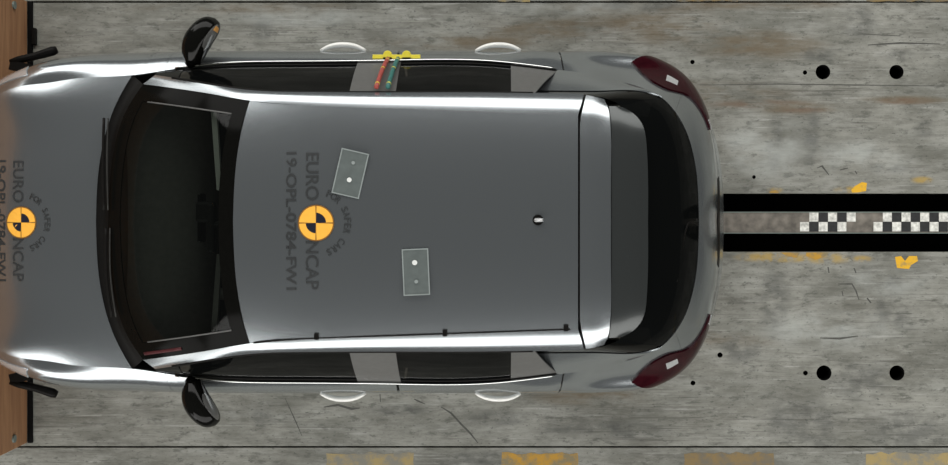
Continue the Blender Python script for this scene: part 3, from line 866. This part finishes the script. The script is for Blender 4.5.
# ---- door mirrors
def mirror_body(mir):
    s = -1 if mir else 1
    root = empty('door_mirror', (0, 0, 0), car); root.location = (0.6, 0, 0)
    # stations from the arm out to the tip: centre px, dy, z, half width along the travel direction, half height
    st = [(194, 158, 1.00, .042, .035), (195.5, 167, 1.005, .068, .055), (199, 177, 1.01, .080, .070), (204.5, 186, 1.015, .078, .076),
          (210.5, 193.5, 1.015, .068, .070), (215, 198.5, 1.01, .048, .052), (218, 201, 1.005, .018, .020)]
    C = [P(a, b_, z) for a, b_, z, _, _ in st]
    V, Fc, seg = [], [], 18
    for i, ((_, _, _, hw, hh), c) in enumerate(zip(st, C)):
        t = C[min(i + 1, len(C) - 1)] - C[max(i - 1, 0)]; t[2] = 0; t /= np.linalg.norm(t)
        a = np.array([t[1], -t[0], 0])       # rearward
        for k in range(seg):
            an = 2 * math.pi * k / seg
            ca, sa = math.cos(an), math.sin(an)
            e = math.copysign(abs(ca) ** 0.8, ca) * (0.62 if ca > 0 else 1.0)
            V.append(c + a * hw * e + np.array([0, 0, hh * math.copysign(abs(sa) ** 0.85, sa)]))
    G_ = Grid(np.array(V).reshape(len(st), seg, 3))
    n = len(st)
    fine = np.linspace(0, n - 1, 26)
    A = np.array(V).reshape(n, seg, 3)
    kn = np.arange(n)
    B = basis(kn, fine)
    A = np.einsum('ki,ijc->kjc', B, A)
    V = A.reshape(-1, 3).copy(); V[:, 1] *= s
    nn = len(fine)
    for i in range(nn - 1):
        for k in range(seg):
            k2 = (k + 1) % seg
            Fc.append((i * seg + k, i * seg + k2, (i + 1) * seg + k2, (i + 1) * seg + k))
    Fc.append(tuple(range(seg))); Fc.append(tuple(range((nn - 1) * seg, nn * seg)))
    o = mesh('housing', V, Fc, M['black_gloss'], root, True)
    bm = bmesh.new(); bm.from_mesh(o.data); bmesh.ops.recalc_face_normals(bm, faces=bm.faces[:]); bm.to_mesh(o.data); bm.free()
    # glass panel on the rear flank (leans up so it shows from above)
    idx = np.arange(7, 23)
    ks = [0.15, 0.8, 1.6, 2.4, 3.1]
    g = []
    for k in ks:
        k0, fr = int(k), k - int(k)
        g.append(A[idx, k0] * (1 - fr) + A[idx, k0 + 1] * fr)
    g = np.array(g)
    c = A[idx].mean(1)
    g = c[None] + (g - c[None]) * 1.03 + np.array([0, 0, 0.002])
    taper = np.abs(np.linspace(-1, 1, len(idx))) ** 2.5
    mid = g.mean(0)
    g = mid[None] + (g - mid[None]) * (1 - 0.6 * taper)[None, :, None]
    g[:, :, 1] *= s
    po = patch('mirror_glass', g, M['mirror'], root, 0.002, flip=False)
    if not mir:
        am = g[:4, 10:14] + np.array([0.002, 0, 0.003])
        patch('amber_spot', am, M['amber'], root, 0.002)  # small amber spot on one mirror only
    for a_, b_, h_ in ((201, 171 if not mir else 171, 1.078), (209, 194, 1.075)):
        pass
    # foot on the door
    q0, q1 = P(188, 157, .985), P(197, 165, 1.0)
    q0[1] *= s; q1[1] *= s
    tube('arm', [q0, (q0 + q1) / 2 + np.array([0, 0, .004]), q1], [0.024, 0.028, 0.030], M['black_gloss'], root, 12, flat=0.7)
    return root
M['mirror'] = pbr('mirror_shell', (0.18, 0.18, 0.175), 0.25, 0.4, 0.3, var=0.1, vscale=40)
for mir in sides: mirror_body(mir)

# ---- door handles
for mir in sides:
    for px in (343, 498):
        pts, rr = [], []
        for t in np.linspace(-1, 1, 15):
            x = (px + 22.5 * t - PX0) * (CAM_H - .84) / FPX
            # surface half width here
            vq = np.linspace(2, 5, 40); sx = np.interp(x, [q[0][0] for q in ST[7:15]], np.arange(7, 15))
            bq = BODY.at(vq, np.full(40, sx)); y = np.interp(.84, bq[:, 2], bq[:, 1])
            out = 0.030 * (1 - abs(t) ** 2.4) + 0.002
            pts.append((x, (y + out) * (-1 if mir else 1), .84)); rr.append(0.008 + 0.006 * (1 - t * t))
        hd = tube('door_handle', pts, rr, M['handle'], car, 10)

# ---- torn bumper corner trims at the nose
for mir in sides:
    s = -1 if mir else 1
    a = P(10, 160.5, .62); b_ = P(36, 166, .60); c = P(57, 172.5, .58)
    q = curve([a * (1, s, 1), b_ * (1, s, 1), c * (1, s, 1)], 12)
    tr = tube('bumper_corner_trim', q, [0.010, .015, .019, .020, .020, .020, .020, .021, .022, .023, .024, .018], M['black_plastic'], car, 10, flat=1.6)
    tr['label'] = 'black plastic bumper corner trim sprung outward'
    box('bracket', tuple((P(20, 155, .62) * (1, s, 1))), (0.10, 0.05, 0.03), M['black_plastic'], tr, rz=-0.2 * s)

# ---- wheels
def wheel(x, s):
    root = empty('wheel', (0, 0, 0), car); root.location = (0.6, 0, 0)
    y = 0.755 * s; rad, hw = 0.312, 0.098
    prof = [(0.20, -hw), (0.29, -hw), (rad - .008, -hw * .9), (rad, -hw * .6), (rad, hw * .6), (rad - .008, hw * .9), (0.29, hw), (0.20, hw)]
    seg = 40; V, Fc = [], []
    for k in range(seg):
        an = 2 * math.pi * k / seg
        for r, d in prof: V.append((x + r * math.cos(an), y + d, 0.313 + r * math.sin(an)))
    n = len(prof)
    for k in range(seg):
        for i in range(n):
            Fc.append((k * n + i, k * n + (i + 1) % n, ((k + 1) % seg) * n + (i + 1) % n, ((k + 1) % seg) * n + i))
    o = mesh('tyre', V, Fc, M['rubber'], root, False)
    bm = bmesh.new(); bm.from_mesh(o.data); bmesh.ops.recalc_face_normals(bm, faces=bm.faces[:]); bm.to_mesh(o.data); bm.free()
    cyl('rim', (x, y, 0.313), 0.205, 0.15, M['black_plastic'], root, 'Y', 32)
    for k in range(5):
        an = 2 * math.pi * k / 5 + 0.3
        tube('spoke', [(x + r * math.cos(an), y + s * 0.082, 0.313 + r * math.sin(an)) for r in (0.03, 0.11, 0.205)], [0.030, 0.022, 0.026], M['alloy'], root, 8)
    cyl('hub_cap', (x, y + s * 0.085, 0.313), 0.035, 0.03, M['alloy'], root, 'Y', 20)
for x in (FA, RA):
    for s in (1, -1): wheel(x, s)

# ---- underbody and cabin
bm = bmesh.new()
pl = [(-2.40, .60), (-2.28, .66), (-2.26, .58), (-1.58, .58), (-1.56, .80), (.22, .80), (.24, .58), (.97, .58), (.99, .66), (1.12, .56), (1.18, .2)]
pl = pl + [(x, -y) for x, y in pl[::-1]]
b0 = [bm.verts.new((x, y, 0.20)) for x, y in pl]; b1 = [bm.verts.new((x, y, 0.30)) for x, y in pl]
bm.faces.new(b0[::-1]); bm.faces.new(b1)
for i in range(len(pl)):
    j = (i + 1) % len(pl); bm.faces.new((b0[i], b0[j], b1[j], b1[i]))
from_bm('underbody', bm, M['black_plastic'], car)
box('bulkhead', (-1.72, 0, 0.62), (0.05, 1.30, 0.62), M['carpet'], car)
box('engine_cover', (-2.03, 0, 0.55), (0.50, 0.90, 0.45), M['black_plastic'], car, bev=0.04)
# dashboard: long rolled form
dash = []
for x, z in ((-1.70, .955), (-1.60, .965), (-1.46, .955), (-1.36, .935), (-1.30, .88), (-1.29, .78), (-1.33, .66)):
    dash.append([(x - 0.05 * (abs(t) ** 3), t * 0.66, z - 0.03 * abs(t) ** 3 + 0.015 * math.exp(-((t + .55) / .2) ** 2) * (x > -1.5)) for t in np.linspace(-1, 1, 30)])
dp_ = np.array(dash)
db = patch('dashboard', dp_, M['dash'], car, 0.03, flip=True)
box('display', (-1.335, 0.02, .965), (0.02, 0.24, 0.10), M['black_gloss'], db, bev=0.006)
box('centre_console', (-1.0, 0, 0.46), (0.75, 0.22, 0.32), M['dash'], car, bev=0.03)
sw = empty('steering_wheel', (0, 0, 0), car); sw.location = (0.6, 0, 0)
bm = bmesh.new()
Tm = Matrix.Translation((-1.17, -0.36, .90)) @ Matrix.Rotation(R(-62), 4, 'Y')
ring = []
for k in range(36):
    an = 2 * math.pi * k / 36
    for m_ in range(8):
        b_ = 2 * math.pi * m_ / 8
        rr = 0.175 + 0.016 * math.cos(b_)
        bm.verts.new(Tm @ Vector((rr * math.cos(an), rr * math.sin(an), 0.016 * math.sin(b_))))
bm.verts.ensure_lookup_table()
for k in range(36):
    for m_ in range(8):
        bm.faces.new([bm.verts[i] for i in (k * 8 + m_, k * 8 + (m_ + 1) % 8, ((k + 1) % 36) * 8 + (m_ + 1) % 8, ((k + 1) % 36) * 8 + m_)])
bmesh.ops.recalc_face_normals(bm, faces=bm.faces[:])
from_bm('rim', bm, M['dash'], sw, True)
bm = bmesh.new()
bmesh.ops.create_cone(bm, cap_ends=True, segments=24, radius1=0.075, radius2=0.06, depth=0.05, matrix=Tm)
from_bm('airbag_hub', bm, M['dash'], sw)
for an in (0, 180, 270):
    bm = bmesh.new()
    bmesh.ops.create_cube(bm, size=1, matrix=Tm @ Matrix.Rotation(R(an + 90), 4, 'Z') @ Matrix.Translation((0.11, 0, 0)) @ Matrix.Diagonal((0.13, 0.03, 0.015, 1)))
    from_bm('spoke', bm, M['dash'], sw)
tube('column', [(-1.42, -.36, .78), (-1.19, -.36, .89)], 0.03, M['dash'], sw)

def seat(x, y, wd):
    root = empty('seat', (0, 0, 0), car); root.location = (0.6, 0, 0)
    box('cushion', (x, y, .46), (.50, wd, .16), M['seat'], root, bev=0.05)
    bm = bmesh.new()
    bmesh.ops.create_cube(bm, size=1, matrix=Matrix.Translation((x + .30, y, .78)) @ Matrix.Rotation(R(18), 4, 'Y') @ Matrix.Diagonal((.13, wd, .56, 1)))
    bmesh.ops.bevel(bm, geom=bm.edges[:], offset=.05, segments=3, profile=.5, affect='EDGES')
    from_bm('backrest', bm, M['seat'], root, True)
    for d in ([0] if wd < .7 else [-.4, 0, .4]):
        box('headrest', (x + .42, y + d, 1.13), (.10, .25, .17), M['seat'], root, bev=0.04)
seat(-.72, .36, .50); seat(-.72, -.36, .50); seat(.22, 0, 1.20)
# interior rear-view mirror and sensor pod, sun visors
iv = empty('interior_mirror', (0, 0, 0), car); iv.location = (0.6, 0, 0)
box('mirror_head', tuple(P(212, -6, 1.27)), (.035, .23, .065), M['black_plastic'], iv, bev=0.012)
box('sensor_pod', tuple(P(206, 10, 1.245)), (.09, .10, .05), M['black_plastic'], iv, bev=0.015)
tube('stalk', [P(222, 0, 1.31), P(213, -3, 1.28)], 0.012, M['black_plastic'], iv)
for s, mt in ((1, 'headliner'), (-1, 'dash')):  # one visor gets a paler material to look lit, the other a dark one
    a, b_ = P(219, 32 * s, 1.29), P(213, 113 * s, 1.235)
    q = []
    for t in np.linspace(0, 1, 8):
        c = a + (b_ - a) * t
        wv = 0.017 * (0.7 + 0.3 * t)
        q.append([c + np.array([-wv * (1 - t * .3), 0, -wv * .45]), c, c + np.array([wv, 0, wv * .35])])
    q = np.array(q).transpose(1, 0, 2)
    vz = patch('sun_visor', q, M[mt], car, 0.012, flip=(s > 0))
hl = rf[2:-2] - np.array([0, 0, 0.03])
patch('headliner', hl, M['carpet'], car, 0, flip=not fl(hl), both=True)

# ------------------------------------------------------------------ stickers
def text_mesh(body, size, spacing=1.0, offset=0.0):
    cu = bpy.data.curves.new('txt', 'FONT'); cu.body = body; cu.size = size; cu.align_x = 'CENTER'; cu.align_y = 'CENTER'
    cu.space_character = spacing; cu.offset = offset; cu.resolution_u = 4
    t = bpy.data.objects.new('tmp', cu); COL.objects.link(t)
    me = bpy.data.meshes.new_from_object(t.evaluated_get(bpy.context.evaluated_depsgraph_get()))
    bpy.data.objects.remove(t); bpy.data.curves.remove(cu)
    return me
def sticker_text(name, body, cx, cy, cap, length, rot, zf, parent, mat, bold=0.0):
    """cap height and text length in metres, centred on (cx, cy)"""
    me = text_mesh(body, 1.0, offset=bold)
    co = np.array([v.co[:] for v in me.vertices])
    mn, mxx = co.min(0), co.max(0)
    sx = length / (mxx[0] - mn[0]); sy = cap / (mxx[1] - mn[1])
    c, s = math.cos(rot), math.sin(rot)
    for v_, q in zip(me.vertices, co):
        x = (q[0] - (mn[0] + mxx[0]) / 2) * sx; y = (q[1] - (mn[1] + mxx[1]) / 2) * sy
        X, Y = cx + c * x - s * y, cy + s * x + c * y
        v_.co = (X, Y, zf(X, Y) + 0.0025)
    me.materials.clear(); me.name = name
    return link(name, me, mat, parent)
def sector(cx, cy, r0, r1, a0, a1, zf, off, n=16):
    V, Fc = [], []
    rr = np.linspace(r0, r1, 4)
    for i in range(n + 1):
        an = R(a0 + (a1 - a0) * i / n)
        for r in rr:
            x, y = cx + r * math.cos(an), cy + r * math.sin(an); V.append((x, y, zf(x, y) + off))
    for i in range(n):
        for j in range(3): Fc.append((i * 4 + j, i * 4 + j + 1, (i + 1) * 4 + j + 1, (i + 1) * 4 + j))
    return V, Fc
def roundel(px, py, rpx, z, zf, parent, name='roundel'):
    c = P(px, PY0 - py, z); c[2] = zf(c[0], c[1]); c = P(px, PY0 - py, c[2])
    r = rpx * (CAM_H - c[2]) / FPX
    V, Fc = sector(c[0], c[1], 0.0, r, 0, 360, zf, 0.0025, 40)
    o = mesh(name, V, Fc, M['orange'], parent)
    o['label'] = 'orange and black quartered target roundel'
    if len(o.parent.children) and parent is not car and parent.parent is not None:
        sub = parent
    else: sub = o
    out = []
    for a in (0, 180):
        V, Fc = sector(c[0], c[1], 0.0, r * .56, a + 3, a + 87, zf, 0.0034, 10); out.append((V, Fc, 'navy'))
    for a in (0, 90, 180, 270):
        V, Fc = sector(c[0], c[1], 0.02 * r, r * .97, a - 2, a + 2, zf, 0.0030, 2); out.append((V, Fc, 'rim_line'))
    V, Fc = sector(c[0], c[1], r * .94, r * 1.0, 0, 360, zf, 0.0031, 40); out.append((V, Fc, 'rim_line'))
    for V, Fc, mt in out: mesh('quadrant' if mt == 'navy' else 'line', V, Fc, M[mt], sub)
    return c, r

# the sticker sheets are parts of the car; their marks are sub-parts
def sheet(z, cx_px, cy_px, rpx, zf, kind):
    root = empty('sticker', (0, 0, 0), car); root.location = (0.6, 0, 0)
    root['label'] = 'black lettering and orange target roundel on the ' + kind
    c, r = roundel(cx_px, cy_px, rpx, z, zf, root)
    k = r / 18.0 * 1.0          # metres per roof pixel of the roof sticker
    def off(dx, dy): return c[0] + dx * k, c[1] - dy * k
    X, Y = off(-4, -46); sticker_text('lettering', 'EURO', X, Y, 13 * k, 47 * k, R(-90), zf, root, M['ink'], 0.008)
    X, Y = off(-4, 42); sticker_text('lettering', 'NCAP', X, Y, 13 * k, 48 * k, R(-90), zf, root, M['ink'], 0.008)
    X, Y = off(-25, -2); sticker_text('lettering', '19-OPL-0784-FW1', X, Y, 10.5 * k, 137 * k, R(-90), zf, root, M['ink'], 0.012)
    word = 'FOR SAFER CARS'
    for i, ch in enumerate(word):
        if ch == ' ': continue
        an = R(66 - 132 * i / (len(word) - 1))
        X, Y = c[0] + 31.5 * k * math.cos(an), c[1] + 31.5 * k * math.sin(an)
        sticker_text('letter', ch, X, Y, 6.8 * k, (3.6 if ch != 'O' else 5.2) * k * 1.2, an - R(90), zf, root, M['ink'], 0.01)
sheet(1.42, 316, 223, 18.2, roof_z, 'roof')
sheet(.90, 21.5, 222.5, 16.0, bon_z, 'bonnet')

# ------------------------------------------------------------------ things on the roof and flank
def roof_plate(px, py, wpx, hpx, rot, label, bolts):
    c = P(px, PY0 - py, 1.43); z = roof_z(c[0], c[1]); c = P(px, PY0 - py, z)
    k = (CAM_H - z) / FPX
    t = tag(empty('roof_plate', (c[0], c[1], z)), label, 'plate', 'grey plates on the roof')
    zz = z + 0.004
    box('plate_body', (c[0], c[1], zz), (wpx * k, hpx * k, 0.008), M['plate'], t, rz=R(rot), bev=0.0015)
    cs, sn = math.cos(R(rot)), math.sin(R(rot))
    for dx, dy, sx, sy in ((-wpx / 2 + .6, 0, 1.2, hpx), (wpx / 2 - .6, 0, 1.2, hpx), (0, hpx / 2 - .6, wpx - 2.4, 1.2), (0, -hpx / 2 + .6, wpx - 2.4, 1.2)):
        box('plate_rim', (c[0] + (dx * cs - dy * sn) * k, c[1] + (dx * sn + dy * cs) * k, zz + 0.0045), (sx * k, sy * k, 0.003), M['plate_edge'], t, rz=R(rot))
    for dx, dy, r in bolts:
        cyl('bolt', (c[0] + (dx * cs - dy * sn) * k, c[1] + (dx * sn + dy * cs) * k, zz + 0.0055), r * k, 0.005, M['bolt'] if r > 2 else M['plate_edge'], t, 'Z', 16)
roof_plate(350.5, 173.5, 28, 46, -13, 'grey plate set askew on the roof, overlapping the round lettering', ((0.5, -6.5, 2.4), (0.5, 11, 1.8)))
roof_plate(416, 272, 26.5, 46.5, 2.5, 'grey plate set straight on the roof, apart from the lettering', ((-.8, 9.5, 2.6), (0, -9.5, 1.9)))

# yellow marker with two domes on the door shoulder, and two coloured cables up the pillar
mk = tag(empty('marker_strip', tuple(P(396, 165, .90))), 'yellow marker strip with two round domes on the upper door shoulder', 'marker')
k9 = (CAM_H - .95) / FPX
c = P(396.5, 165.2, .950)
box('strip', (c[0], c[1], c[2]), (48 * k9, 4.2 * k9, 0.012), M['yellow'], mk, bev=0.003)
for px in (387.5, 406.5):
    q = P(px, 167.0, .948)
    o = cyl('dome', (q[0], q[1], q[2] + .002), 4.6 * k9, 0.014, M['yellow'], mk, 'Z', 20, r2=3.6 * k9)
    q = P(px, 163.6, .955)
    box('slot', (q[0], q[1], q[2] + .003), (8.5 * k9, 1.8 * k9, 0.006), M['black_plastic'], mk)
def pillar_cable(p0, p1, mt, label):
    a, b_ = P(p0[0], p0[1], .985), P(p1[0], p1[1], 1.352)
    t = tag(empty('taped_cable', tuple(a)), label, 'cable')
    pts = []
    for f in np.linspace(0, 1, 14):
        q = a + (b_ - a) * f
        pts.append(q + np.array([0.0, 0.020 + 0.012 * math.sin(math.pi * f), 0.006]))
    tube('cable', pts, 0.011, M[mt], t, 10)
    for i in (1, 6, 12):
        d = (pts[min(i + 1, 13)] - pts[max(i - 1, 0)]); d /= np.linalg.norm(d)
        tube('tape_band', [pts[i] - d * .004, pts[i] + d * .004], 0.0113, M['yellow'], t, 10)
pillar_cable((388, 159), (376.5, 130.5), 'red', 'red cable with yellow tape bands climbing the door pillar')
pillar_cable((398, 159), (388, 130.5), 'green', 'green cable with yellow tape bands climbing the door pillar')
